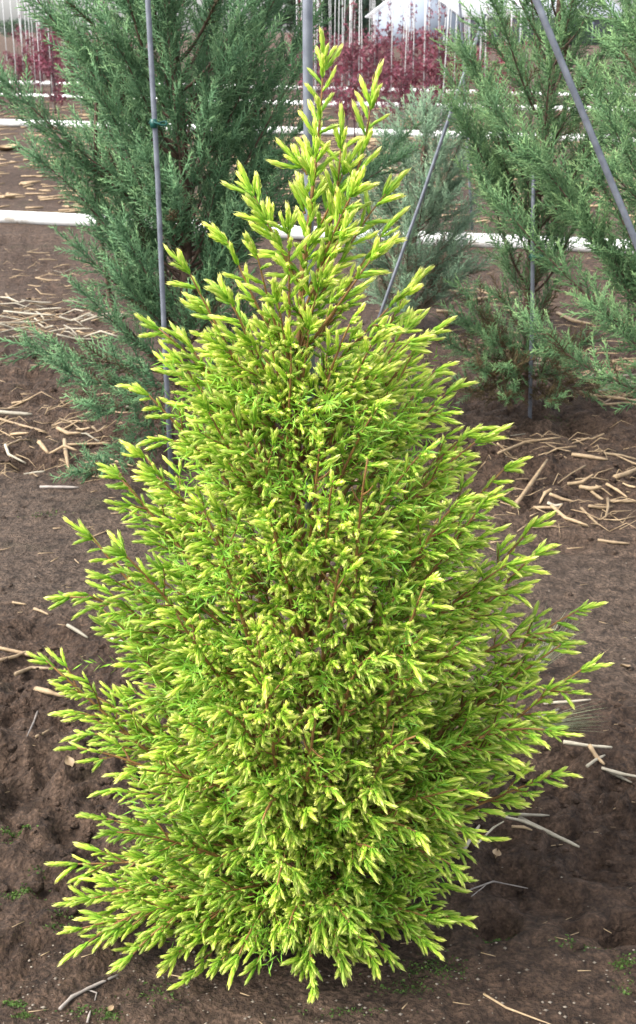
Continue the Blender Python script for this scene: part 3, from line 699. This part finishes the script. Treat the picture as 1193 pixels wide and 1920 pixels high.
for ri, (py0, spacing) in enumerate(((275, .55), (240, .46), (222, .46), (200, .46), (184, .46), (172, .50), (163, .55))):
    g0 = gnd(596, py0)
    for k in range(-18, 18):
        p = g0 + ROW * (k * spacing + random.uniform(-.08, .08)); p.z = hz(p.x, p.y)
        qx, qy, _ = project(np.array([[p.x, p.y, 1.2]])); qx = qx[0]
        if not (-40 < qx < 250 or 560 < qx < 985): continue
        if ri < 2 and (qx < 300 or random.random() < .25): continue
        tr, cr, bm_, H = MAPLES[random.randrange(7)]
        if random.random() < (.74 if ri else .6):
            root = thing('red_maple', p, 'slender dark red maple sapling in the close planted far rows', 'tree', 'red maple saplings in the far rows')
            s = random.uniform(.62, 1.22) * (.85 if ri < 2 else 1); root.scale = (s, s, s); root.rotation_euler = (0, 0, random.uniform(0, 6.28))
            link('trunk', tr, None, root); link('branches', bm_, None, root)['kind'] = 'stuff'; link('crown', cr, None, root)['kind'] = 'stuff'
        for _ in range(2 if random.random() < .2 else 1):
            o = link('white_stake', random.choice(STAKES), None, None, (p.x + random.uniform(-.12, .12), p.y + random.uniform(-.05, .2), p.z))
            o.rotation_euler = (random.gauss(0, .018), random.gauss(0, .022), 0); cnt += 1
            tag(o, 'tall thin pale stake standing in the red maple rows', 'stake', 'pale stakes in the maple rows')
print('stakes', cnt)

# ------------------------------------------------------------------ farm building and far trees
def building():
    Y = 150.0; c = gnd(0, 0); px2m = lambda px, py: atY(px, py, Y)
    corner = px2m(862, 0); corner.z = -.1
    root = thing('farm_shed', corner, 'grey blue gabled farm shed with a white roof beyond the maples', 'building')
    # local axes: x to the right along the long side, y away; gable end runs to the left
    a = R(24); ex = np.array([math.cos(a), math.sin(a), 0]); ey = np.array([-math.cos(R(6)), math.sin(R(6)), 0]); ez = np.array([0, 0, 1.0])
    W, L, E, Rg = 9.4, 22.0, 3.2, 6.6
    def P(w, l, z): return ey * w + ex * l + ez * z
    def slab(name, pts, th, m, par):
        pts = [np.array(p) for p in pts]; nrm = np.cross(pts[1] - pts[0], pts[2] - pts[0]); nrm /= np.linalg.norm(nrm); k = len(pts)
        V = np.array(pts + [p - nrm * th for p in pts]); F = []
        for i in range(1, k - 1): F += [(0, i, i + 1), (k, k + i + 1, k + i)]
        for i in range(k): j = (i + 1) % k; F += [(i, i + k, j), (j, i + k, j + k)]
        return link(name, mesh_np(name, V, np.array(F)), m, par)
    gw = slab('gable_wall', [P(0, 0, 0), P(W, 0, 0), P(W, 0, E), P(W / 2, 0, Rg), P(0, 0, E)], .15, M['wall'], root)
    slab('gable_wall', [P(0, L, 0), P(W, L, 0), P(W, L, E), P(W / 2, L, Rg), P(0, L, E)], .15, M['wall'], root)
    slab('side_wall', [P(.05, .2, 0), P(.05, L - .2, 0), P(.05, L - .2, E - .1), P(.05, .2, E - .1)], .12, M['dark'], root)  # solid slab; the shade below the eave is put into its colour
    slab('side_wall', [P(W - .05, .2, 0), P(W - .05, L - .2, 0), P(W - .05, L - .2, E - .1), P(W - .05, .2, E - .1)], .12, M['wall'], root)
    slab('roof', [P(-.5, -.4, E - .2), P(-.5, L + .4, E - .2), P(W / 2, L + .4, Rg + .2), P(W / 2, -.4, Rg + .2)], -.2, M['roof'], root)
    slab('roof', [P(W + .5, -.4, E - .2), P(W + .5, L + .4, E - .2), P(W / 2, L + .4, Rg + .2), P(W / 2, -.4, Rg + .2)], .2, M['roof'], root)
    f = np.array([0, -.06, 0])
    slab('door', [P(3.2, 0, .05) + f, P(6.2, 0, .05) + f, P(6.2, 0, 3.0) + f, P(3.2, 0, 3.0) + f], .08, M['wall'], gw)
    for l in np.linspace(1.2, L - 1.2, 7):
        V, F = tube([P(-.12, l, -.2), P(-.12, l, E - .1)], [.09, .09], 6); link('post', mesh_np('post', V, F), M['wall'], root)
building()
QUAD = [(np.array([[-.5, 0, 0], [.5, 0, 0], [.3, .15, 1], [-.4, .1, .8]]), np.array([(0, 1, 2), (0, 2, 3)]), np.array([.2, .3, 1, .8]))]
def far_tree(px, Y, h, rw, label, seed):
    g = np.random.default_rng(seed); p = atY(px, 60, Y); p.z = -.1
    root = thing('field_tree', p, label, 'tree', None)
    V, F = tube([(0, 0, 0), (.1, 0, h * .4), (0, .1, h * .8)], [h * .028, h * .02, h * .008], 6); link('trunk', mesh_np('trunk', V, F, None, True), M['bark'], root)
    n = 2600; cl = g.normal(0, 1, (26, 3)) * np.array([rw * .42, rw * .42, h * .2]) + np.array([0, 0, h * .58])
    i = g.integers(0, 26, n); pos = cl[i] + g.normal(0, 1, (n, 3)) * np.array([rw * .16, rw * .16, h * .075]); pos[:, 2] = np.clip(pos[:, 2], h * .08, h)
    ln = g.uniform(.25, .6, n) * h / 9
    bag = stamp(QUAD, np.zeros(n, int), pos, g.normal(0, 1, (n, 3)), g.uniform(0, 6, n), ln, ln, g.random(n), (i % 5) / 5.0)
    link('crown', bag.mesh('crown'), M['wood'], root)['kind'] = 'stuff'
for k, (px, Y, h, rw, lb) in enumerate(((25, 330, 5.2, 7.5, 'low round green tree on the skyline behind the maples, beside open sky'),
                                      (112, 350, 4.4, 6.5, 'small green tree on the skyline partly behind the dark juniper'),
                                      (625, 170, 11, 6.5, 'tall hazy green tree behind the pale stakes, to one side of the shed'),
                                      (685, 185, 12.5, 6.5, 'broad hazy green tree touching the shed gable'),
                                      (560, 160, 9.5, 6.0, 'hazy green tree seen past the upright conduit of the golden shrub'),
                                      (1010, 190, 7.5, 7.0, 'dense green tree beyond the far end of the shed roof'),
   (70, 420, 3.6, 11, 'low grey green thicket on the skyline between two rounder trees'), (180, 380, 4.6, 9, 'low skyline tree mostly hidden by the dark juniper'))):
    far_tree(px, Y, h, rw, lb, 300 + k)

# ------------------------------------------------------------------ dry stalks on the soil
def stalk(pts, r, m, label, name='dry_stalk', cat='stalk', group=None, n=6, flat=1.0):
    """pts: world points on the soil; joints swell a little, ends are broken"""
    P = np.array([list(p) for p in pts], float)
    if len(P) == 2: P = np.array([P[0], P[0] * .5 + P[1] * .5 + np.array([random.uniform(-.006, .006), random.uniform(-.006, .006), 0]), P[1]])
    Q = [P[0]]
    for i in range(len(P) - 1): Q += [P[i] * .67 + P[i + 1] * .33, P[i] * .33 + P[i + 1] * .67, P[i + 1]]
    Q = np.array(Q); Q[:, 2] += max(0, float(np.max(hgt(Q[:, 0], Q[:, 1]) + r * .5 - Q[:, 2]))) * .75; base = Q[0].copy(); k = len(Q)
    rad = [r * random.uniform(.86, 1.12) * (1.12 if i % 3 == 0 else .95) * (1 - .3 * i / (k - 1)) for i in range(k)]; rad[0] *= .8; rad[-1] *= .55
    V, F = tube(Q - base, rad, n)
    if flat != 1.0: V[:, 2] *= flat
    o = link(name, mesh_np(name, V, F), m, None, tuple(base)); return tag(o, label, cat, group)
def px_stalk(pix, wpx, m, label, name='dry_stalk', cat='stalk', group=None, lift=0.0):
    G = [gnd(*p) for p in pix]; dep = project(np.array([list(G[0])]))[2][0]; r = wpx / 2 * dep / FPX
    pts = [on_ground(p[0], p[1], r * .75 + lift * (i > 0)) for i, p in enumerate(pix)]
    return stalk(pts, r, m, label, name, cat, group)
S, SPl, SG = M['straw'], M['straw_pale'], M['straw_grey']
for (pix, wp, m, lb) in (
    ([(963, 952), (1026, 862)], 9, S, 'long straight tan stalk poking out beside the golden shrub, pointed end up'),
    ([(1072, 852), (1140, 862)], 9, S, 'short thick tan stalk lying level in front of the bare juniper trunk'),
    ([(934, 853), (985, 832), (1052, 823)], 6, S, 'thin bent tan stalk curving below the bare juniper trunk'),
    ([(1152, 899), (1200, 880)], 10, S, 'thick brown stalk end lying on the far side of the stalk jumble'),
    ([(1064, 916), (1090, 913), (1112, 898)], 8, S, 'stubby bent stalk at one side of the stalk jumble'),
    ([(1086, 918), (1108, 922), (1128, 918)], 10, S, 'stout husked stub in the middle of the stalk jumble'),
    ([(1108, 922), (1136, 942)], 7, S, 'short tan stalk sloping down from the stout husked stub'),
    ([(1137, 911), (1176, 936)], 6, S, 'slim tan stalk sloping away behind the stout husked stub'),
    ([(1142, 943), (1205, 944)], 7, S, 'level tan stalk meeting an upright one end on'),
    ([(1139, 943), (1135, 979)], 6, S, 'short upright looking stalk joined to a level one'),
    ([(1034, 948), (1060, 971), (1102, 985)], 8, S, 'curved brown stalk on the slope below the stalk jumble'),
    ([(1089, 954), (1123, 987)], 6, S, 'olive tan stalk crossing the end of the curved brown stalk'),
    ([(1121, 1014), (1180, 1021)], 7, S, 'thin tan stalk on the edge of the smooth soil track'),
    ([(1020, 1319), (1108, 1312)], 7, SPl, 'pale straight stalk lying beside the wispy grass head'),
    ([(1055, 1411), (1146, 1421)], 8, SPl, 'bleached straight stalk behind the outstretched low golden branch'),
    ([(1104, 1404), (1119, 1428), (1133, 1441)], 9, S, 'tan stalk crossed by a short pointed one'),
    ([(1100, 1452), (1133, 1431)], 7, SPl, 'short pointed stalk laid across a tan one'),
    ([(1128, 1440), (1160, 1450), (1205, 1458)], 8, SPl, 'bleached stalk running away from the crossed stalks'),
    ([(1132, 1443), (1160, 1458), (1185, 1470)], 7, SPl, 'second bleached stalk forking from the crossed stalks'),
    ([(930, 1531), (1030, 1533)], 7, SPl, 'bleached level stalk at the top of the stalk bundle by the shrub'),
    ([(972, 1533), (1030, 1562), (1086, 1588)], 10, SPl, 'thick bleached stalk slanting out of the bundle by the shrub'),
    ([(944, 1538), (1016, 1562)], 6, SPl, 'thin bleached stalk lying along the thick slanting one'),
    ([(870, 1596), (899, 1550)], 9, SPl, 'short tan stalk standing steeply at the shrub side of the bundle'),
    ([(890, 1587), (925, 1552), (945, 1540)], 5, SPl, 'thin grey straw under the bundle by the shrub'),
    ([(960, 1553), (998, 1560)], 6, S, 'short yellow stalk fragment below the bundle by the shrub'),
    ([(878, 1672), (925, 1655), (990, 1668)], 4, SG, 'thin curved grey twig on cloddy soil near the shrub foot'),
    ([(884, 1686), (912, 1664)], 3, SG, 'tiny grey twig forking from the curved one'),
    ([(907, 1864), (950, 1890), (1035, 1922)], 5, S, 'long thin brown twig lying on open gravelly soil'),
    ([(74, 838), (92, 860)], 10, S, 'short fat tan stalk next to the three armed stalk'),
    ([(121, 825), (124, 850), (129, 881)], 8, S, 'upright arm of the three armed stalk cross'),
    ([(94, 862), (122, 847), (145, 856)], 7, S, 'bent stalk forming the crossbar of the three armed cross'),
    ([(0, 789), (40, 801), (86, 813)], 6, S, 'long thin stalk on the rough strip below the dark juniper'),
    ([(20, 815), (54, 812)], 6, S, 'short level stalk lying by itself beneath a longer slanting stalk'),
    ([(15, 839), (38, 829), (60, 829)], 5, S, 'crooked thin stalk beside the three armed cross'),
    ([(-8, 772), (60, 777)], 9, SPl, 'pale stalk at the upper edge of the rough strip'),
    ([(108, 806), (128, 816), (152, 815)], 8, S, 'bent tan stalk above the three armed cross'),
    ([(125, 834), (208, 831)], 6, S, 'straight level stalk behind the three armed cross'),
    ([(176, 880), (232, 889)], 7, S, 'straight tan stalk beside the golden shrub outline'),
    ([(205, 863), (250, 876)], 5, S, 'slim tan stalk just behind the golden shrub outline'),
    ([(75, 913), (148, 914)], 7, SG, 'mossy grey stalk pressed into the smooth soil track'),
    ([(-10, 1219), (40, 1230), (60, 1236)], 9, S, 'thick tan stalk lying beyond the lowest long golden branch'),
    ([(-10, 1250), (30, 1240), (55, 1229)], 8, S, 'tan stalk crossing under the thick one by the golden branch'),
    ([(30, 1279), (60, 1267), (97, 1268)], 9, S, 'flat curled tan husk below the crossed stalks'),
    ([(68, 1298), (90, 1303), (122, 1313)], 11, S, 'broad tan husk piece half under the golden branch'),
    ([(24, 1133), (50, 1137)], 5, S, 'small tan chip on the smooth soil track'),
    ([(64, 1142), (78, 1147), (91, 1153)], 6, S, 'small curved tan chip beside a straight one'),
    ([(72, 1344), (52, 1392)], 4, SG, 'thin grey straw standing out on dark soil under the branches'),
    ([(68, 1389), (93, 1376)], 6, S, 'little tan splinter beside a thin grey straw'),
    ([(126, 1172), (165, 1196)], 8, SPl, 'pale curved stalk seen through the edge of the golden shrub'),
    ([(208, 1198), (268, 1211)], 8, SPl, 'bleached stalk glimpsed through gaps in the golden shrub'),
    ([(112, 1895), (135, 1872), (165, 1856), (222, 1830)], 8, SG, 'crooked grey brown root twig in the foreground soil'),
    ([(165, 1856), (182, 1862), (178, 1876)], 4, SG, 'small curled rootlet off the crooked root twig'),
    ([(164, 1917), (170, 1895)], 6, SG, 'short grey peg standing in the foreground soil'),
    ([(1125, 748), (1141, 714)], 7, S, 'short slanting stalk leaning by the upright stubble stalk'),
    ([(880, 566), (940, 555), (968, 550)], 8, S, 'tan stalk lying behind the grassy weed'),
    ([(818, 584), (872, 588)], 8, S, 'level tan stalk in shade by the pale juniper'),
    ([(1045, 590), (1075, 605), (1112, 612)], 8, S, 'bent tan stalk half under the long green juniper branch'),
    ([(12, 40 + 512), (25, 566)], 6, S, 'tiny tan stub at the edge of the pale stalk heap'),
):
    px_stalk(pix, wp, m, lb)
# upright stubble stalk
b = on_ground(1119, 752); tp = atY(1120, 693, b.y); stalk([b - Vector((0, 0, .02)), (b + tp) / 2 + Vector((.004, 0, 0)), tp], .011, S, 'upright stubble stalk standing in the rough soil')
# scattered stalks, alike
bands = [((0, 235), (745, 895), 20, (.06, .20), S, 'scattered tan stalk lying on the rough strip below the dark juniper', 'tan stalks on the rough strip below the dark juniper'),
         ((0, 205), (572, 640), 44, (.10, .34), SPl, 'bleached stalk in the tangled heap beside the dark juniper', 'bleached stalks in the tangled heap'),
         ((0, 190), (455, 560), 12, (.08, .2), S, 'tan stalk on the dark ridge between heap and thick white pipe', 'stalks on the dark ridge'),
         ((1110, 1193), (690, 770), 26, (.12, .32), S, 'tan stalk in the loose heap beside the bare trunked juniper', 'stalks in the loose heap by the bare trunk'),
         ((850, 1193), (545, 690), 34, (.08, .26), S, 'tan stalk scattered round the bare trunked juniper', 'stalks scattered round the bare trunk'),
         ((900, 1193), (800, 905), 16, (.06, .2), S, 'small tan stalk on the soil before the bare trunked juniper', 'small stalks before the bare trunk'),
         ((1010, 1193), (900, 1000), 10, (.05, .12), S, 'stalk splinter round the stalk jumble', 'splinters round the stalk jumble')]
for (xr, yr, n, lr, m, lb, gp) in bands:
    for i in range(n):
        c = on_ground(random.uniform(*xr), random.uniform(*yr)); L = random.uniform(*lr); a = random.gauss(0, .55) + (math.pi if random.random() < .5 else 0)
        r = random.uniform(.0026, .0075); e = []
        bend = random.uniform(-.5, .5) if random.random() < .4 else random.uniform(-.08, .08)
        for f, da in ((-.5, -bend), (0, 0), (.5, bend)):
            x = c.x + f * L * math.cos(a + da); y = c.y + f * L * math.sin(a + da); e.append(Vector((x, y, hz(x, y) + r * .8 + (random.uniform(0, .05) if 'heap' in gp else 0))))
        stalk(e, r, m if random.random() < .8 else (SPl if m is S else S), lb, 'dry_stalk', 'stalk', gp, 5)
# fine litter, too much to count
def litter():
    bag = Bag()
    def bits(n, fy, fx, lr, rr_, lift=.0):
        for i in range(n):
            y = fy(); x = fx(y); L = random.uniform(*lr); a = random.gauss(0, .6); z = hz(x, y); r = random.uniform(*rr_); dz = random.uniform(0, .10) * L
            V, F = tube([(x - L / 2 * math.cos(a), y - L / 2 * math.sin(a), z + r * .6), (x + L / 2 * math.cos(a), y + L / 2 * math.sin(a), z + r * .6 + dz)], [r, r * .7], 4); bag.add(V, F)
    bits(1500, lambda: random.uniform(11.2, 21.5), lambda y: random.uniform(-.30, .30) * y, (.06, .30), (.006, .013))
    bits(500, lambda: random.uniform(22, 31), lambda y: random.uniform(-.30, .30) * y, (.08, .35), (.007, .015))
    bits(500, lambda: random.uniform(3.6, 9.5), lambda y: random.uniform(-.30, .30) * y, (.015, .07), (.0012, .003))
    bits(120, lambda: random.uniform(1.6, 3.6), lambda y: random.uniform(-.32, .32) * y, (.008, .035), (.0007, .0016))
    for (xr, yr, n, lr) in (((0, 210), (570, 645), 130, (.06, .30)), ((1100, 1193), (690, 775), 90, (.06, .26)), ((850, 1193), (550, 700), 130, (.04, .2)), ((900, 1193), (800, 1000), 110, (.03, .14)), ((0, 235), (740, 900), 110, (.03, .16)), ((0, 200), (450, 570), 60, (.04, .18))):
        for i in range(int(n * .55)):
            c = gnd(random.uniform(*xr), random.uniform(*yr)); L = random.uniform(*lr); a = random.gauss(0, .7); z = hz(c.x, c.y); r = random.uniform(.0010, .0030); b = random.uniform(-.5, .5); h = random.uniform(.002, .03)
            V, F = tube([(c.x - L / 2 * math.cos(a - b), c.y - L / 2 * math.sin(a - b), hz(c.x - L / 2 * math.cos(a - b), c.y - L / 2 * math.sin(a - b)) + r), (c.x, c.y, z + h), (c.x + L / 2 * math.cos(a + b), c.y + L / 2 * math.sin(a + b), hz(c.x + L / 2 * math.cos(a + b), c.y + L / 2 * math.sin(a + b)) + r + h * .5)], [r, r, r * .6], 4); bag.add(V, F)
    o = link('straw_litter', bag.mesh('straw_litter'), M['straw']); tag(o, 'fine straw fragments strewn over the bare soil', 'straw', None, 'stuff')
litter()

# ------------------------------------------------------------------ pebbles, moss, weeds
def pebbles():
    bag = Bag(); V0 = np.array([[1, 0, 0], [-1, 0, 0], [0, 1, 0], [0, -1, 0], [0, 0, 1], [0, 0, -1]], float)
    F0 = np.array([(0, 2, 4), (2, 1, 4), (1, 3, 4), (3, 0, 4), (2, 0, 5), (1, 2, 5), (3, 1, 5), (0, 3, 5)])
    for i in range(560):
        if i < 400: px, py = random.uniform(-40, 1240), random.uniform(1760, 1960)
        else: px, py = random.uniform(-40, 1240), random.uniform(900, 1760)
        g = gnd(px, py); s = abs(random.gauss(.0016, .0012)) + .0009
        V = V0 * np.array([s, s * random.uniform(.6, 1), s * .6]) * np.random.default_rng(i).uniform(.75, 1.2, (6, 1)); V = V + np.array([g.x, g.y, hz(g.x, g.y) + s * .25]); bag.add(V, F0)
    o = link('gravel', bag.mesh('gravel'), M['pebble']); tag(o, 'tiny pale pebbles sprinkled on the soil', 'gravel', None, 'stuff')
pebbles()
def clods():
    bag = Bag(); g = np.random.default_rng(5); t = (1 + 5 ** .5) / 2
    V0 = np.array([(-1, t, 0), (1, t, 0), (-1, -t, 0), (1, -t, 0), (0, -1, t), (0, 1, t), (0, -1, -t), (0, 1, -t), (t, 0, -1), (t, 0, 1), (-t, 0, -1), (-t, 0, 1)]) / 1.9
    F0 = np.array([(0, 11, 5), (0, 5, 1), (0, 1, 7), (0, 7, 10), (0, 10, 11), (1, 5, 9), (5, 11, 4), (11, 10, 2), (10, 7, 6), (7, 1, 8), (3, 9, 4), (3, 4, 2), (3, 2, 6), (3, 6, 8), (3, 8, 9), (4, 9, 5), (2, 4, 11), (6, 2, 10), (8, 6, 7), (9, 8, 1)])
    cx = g.uniform(-.33, .33, 16000); cy = 1.45 * (8.5 / 1.45) ** g.random(16000); cx = cx * (cy + .3)
    v = cx * NRM.x + cy * NRM.y
    dn = .5 + .5 * np.sin(v * 2.9 + .6); ok = g.random(16000) < np.clip(dn * .6 + fbm(cx * 1.7 + 4, cy * 1.7, 21, 2) * .9 - .62, .04, 1) * .65
    cx, cy = cx[ok], cy[ok]; cz = hgt(cx, cy)
    for x, y, z in zip(cx, cy, cz):
        s = min(.030, .0028 + abs(g.normal(0, .0060)) * (.6 + y * .16))
        V = V0 * g.uniform(.65, 1.25, (12, 1)) * np.array([s, s * g.uniform(.6, 1), s * g.uniform(.45, .8)]); a = g.uniform(0, 6.28); c, q = math.cos(a), math.sin(a)
        V = V @ np.array([[c, q, 0], [-q, c, 0], [0, 0, 1]]) + np.array([x, y, z + s * .18]); bag.add(V, F0)
    print('clods', len(cx)); o = link('soil_crumbs', bag.mesh('soil_crumbs', True), M['soil']); tag(o, 'loose crumbs and clods of brown soil', 'soil', None, 'stuff')
clods()
def moss():
    pos = []; D = []; ln = []
    for (px, py, sx, sy, n) in ((25, 1563, 30, 6, 220), (45, 1566, 14, 5, 120), (40, 1680, 30, 12, 420), (15, 1590, 12, 6, 60), (28, 1880, 20, 8, 260), (45, 1903, 18, 6, 160), (930, 1748, 26, 8, 260), (1090, 1765, 40, 10, 160),
                                (1170, 1805, 22, 14, 240), (1180, 1850, 22, 20, 120), (815, 1815, 60, 22, 420), (760, 1850, 60, 16, 260), (160, 1895, 40, 14, 160), (205, 1900, 25, 12, 140), (300, 1860, 60, 20, 160),
                                (110, 1740, 40, 12, 90), (95, 955, 40, 6, 60), (60, 962, 30, 4, 50), (70, 1640, 20, 8, 60), (1040, 795, 24, 8, 160), (640, 1895, 80, 10, 150), (120, 1720, 20, 6, 60)):
        for i in range(int(n * .8)):
            g = gnd(px + random.gauss(0, sx * .55), py + random.gauss(0, sy * .55)); s = random.uniform(.0018, .0055)
            pos.append((g.x, g.y, hz(g.x, g.y) - .001)); D.append((random.gauss(0, .7), random.gauss(0, .7), .7)); ln.append(s)
    n = len(pos); bag = stamp(QUAD, np.zeros(n, int), np.array(pos), np.array(D), rng.uniform(0, 6, n), np.array(ln), np.array(ln), rng.random(n), rng.uniform(0, .5, n))
    o = link('moss', bag.mesh('moss'), M['moss']); tag(o, 'small green moss patches on the damp soil', 'moss', None, 'stuff')
moss()
def blades(name, base, n, L, spread, dirv, w, age, label, cat='grass', droop=.3, seed=1):
    g = np.random.default_rng(seed); root_z = hz(base.x, base.y); bag = Bag(); d0 = np.array(dirv, float)
    for i in range(n):
        d = d0 + g.normal(0, spread, 3); d /= np.linalg.norm(d); l = L * g.uniform(.55, 1.1); p0 = g.normal(0, .006, 3) * np.array([1, 1, 0])
        P = [p0, p0 + d * l * .5, p0 + d * l * .8 + np.array([0, 0, -droop * l * .1]), p0 + d * l + np.array([0, 0, -droop * l * .3])]
        V, F = tube(P, [w, w * .9, w * .6, w * .15], 3, False); C = np.zeros((len(V), 3)); C[:, 0] = np.repeat([.2, .5, .8, 1], 3); C[:, 1] = g.random(); C[:, 2] = age * g.uniform(.6, 1); bag.add(V, F, C)
    o = link(name, bag.mesh(name), M['grass'], None, (base.x, base.y, base.z if base.z else root_z)); return tag(o, label, cat)
b = gnd(1000, 1262); 
blades('foxtail_grass', Vector((b.x, b.y, hz(b.x, b.y))), 60, .20, .17, (.42, .05, .85), .0006, .75, 'wispy pale foxtail grass standing behind the golden branch', seed=3)
b = on_ground(960, 1368, .012)
blades('foxtail_grass', b, 70, .22, .10, (.98, .15, .10), .0007, .85, 'wispy bleached foxtail grass head lying on the soil', seed=4, droop=.1)
px_stalk([(965, 1366), (1005, 1350), (1048, 1331)], 9, SPl, 'pale pointed husk beside the bleached foxtail head')
b = gnd(912, 632)
blades('grass_weed', Vector((b.x, b.y, hz(b.x, b.y))), 11, .34, .28, (.05, 0, 1), .0042, .0, 'green grassy weed with upright blades beside the bare trunked juniper', seed=6, droop=.6)
b = gnd(845, 600)
blades('grass_weed', Vector((b.x, b.y, hz(b.x, b.y))), 5, .2, .3, (-.1, 0, 1), .0035, .2, 'small thin green weed near the pale juniper', seed=8, droop=.5)
b = gnd(1030, 768)
blades('grass_weed', Vector((b.x, b.y, hz(b.x, b.y))), 26, .10, .6, (.2, -.2, .8), .0022, .05, 'low green weed tuft at the foot of the bare trunked juniper', seed=9, droop=.5)
def dry_leaf(px, py, s, label, seed):
    g = np.random.default_rng(seed); b = on_ground(px, py, .004); V = []; F = []
    for i in range(6):
        f = i / 5; w_ = math.sin(math.pi * (.08 + .9 * f)) * .32
        for k in (-1, 0, 1): V.append([(f - .5) * s, k * w_ * s, (abs(k) * .22 + .25 * (f - .5) ** 2) * s + g.uniform(0, .03) * s])
    for i in range(5):
        for k in range(2): a = i * 3 + k; F += [(a, a + 3, a + 4), (a, a + 4, a + 1)]
    o = link('dry_leaf', mesh_np('dry_leaf', np.array(V), np.array(F), None, True), M['straw'], None, tuple(b)); o.rotation_euler = (g.uniform(-.4, .4), g.uniform(-.3, .3), g.uniform(0, 6)); tag(o, label, 'leaf')
dry_leaf(930, 1605, .030, 'curled brown dead leaf just below the stalk bundle', 1)
dry_leaf(131, 1432, .035, 'small brown dead leaf on dark soil beside the low golden branches', 2)
dry_leaf(20, 283, .30, 'yellowish dead leaf on the far straw beyond the thick white pipe', 3)
dry_leaf(207, 1893, .015, 'tiny tan dead leaf on the foreground soil by the mossy patches', 4)
dry_leaf(1172, 1252, .03, 'small pale dead leaf on the smooth track by the shrub', 5)
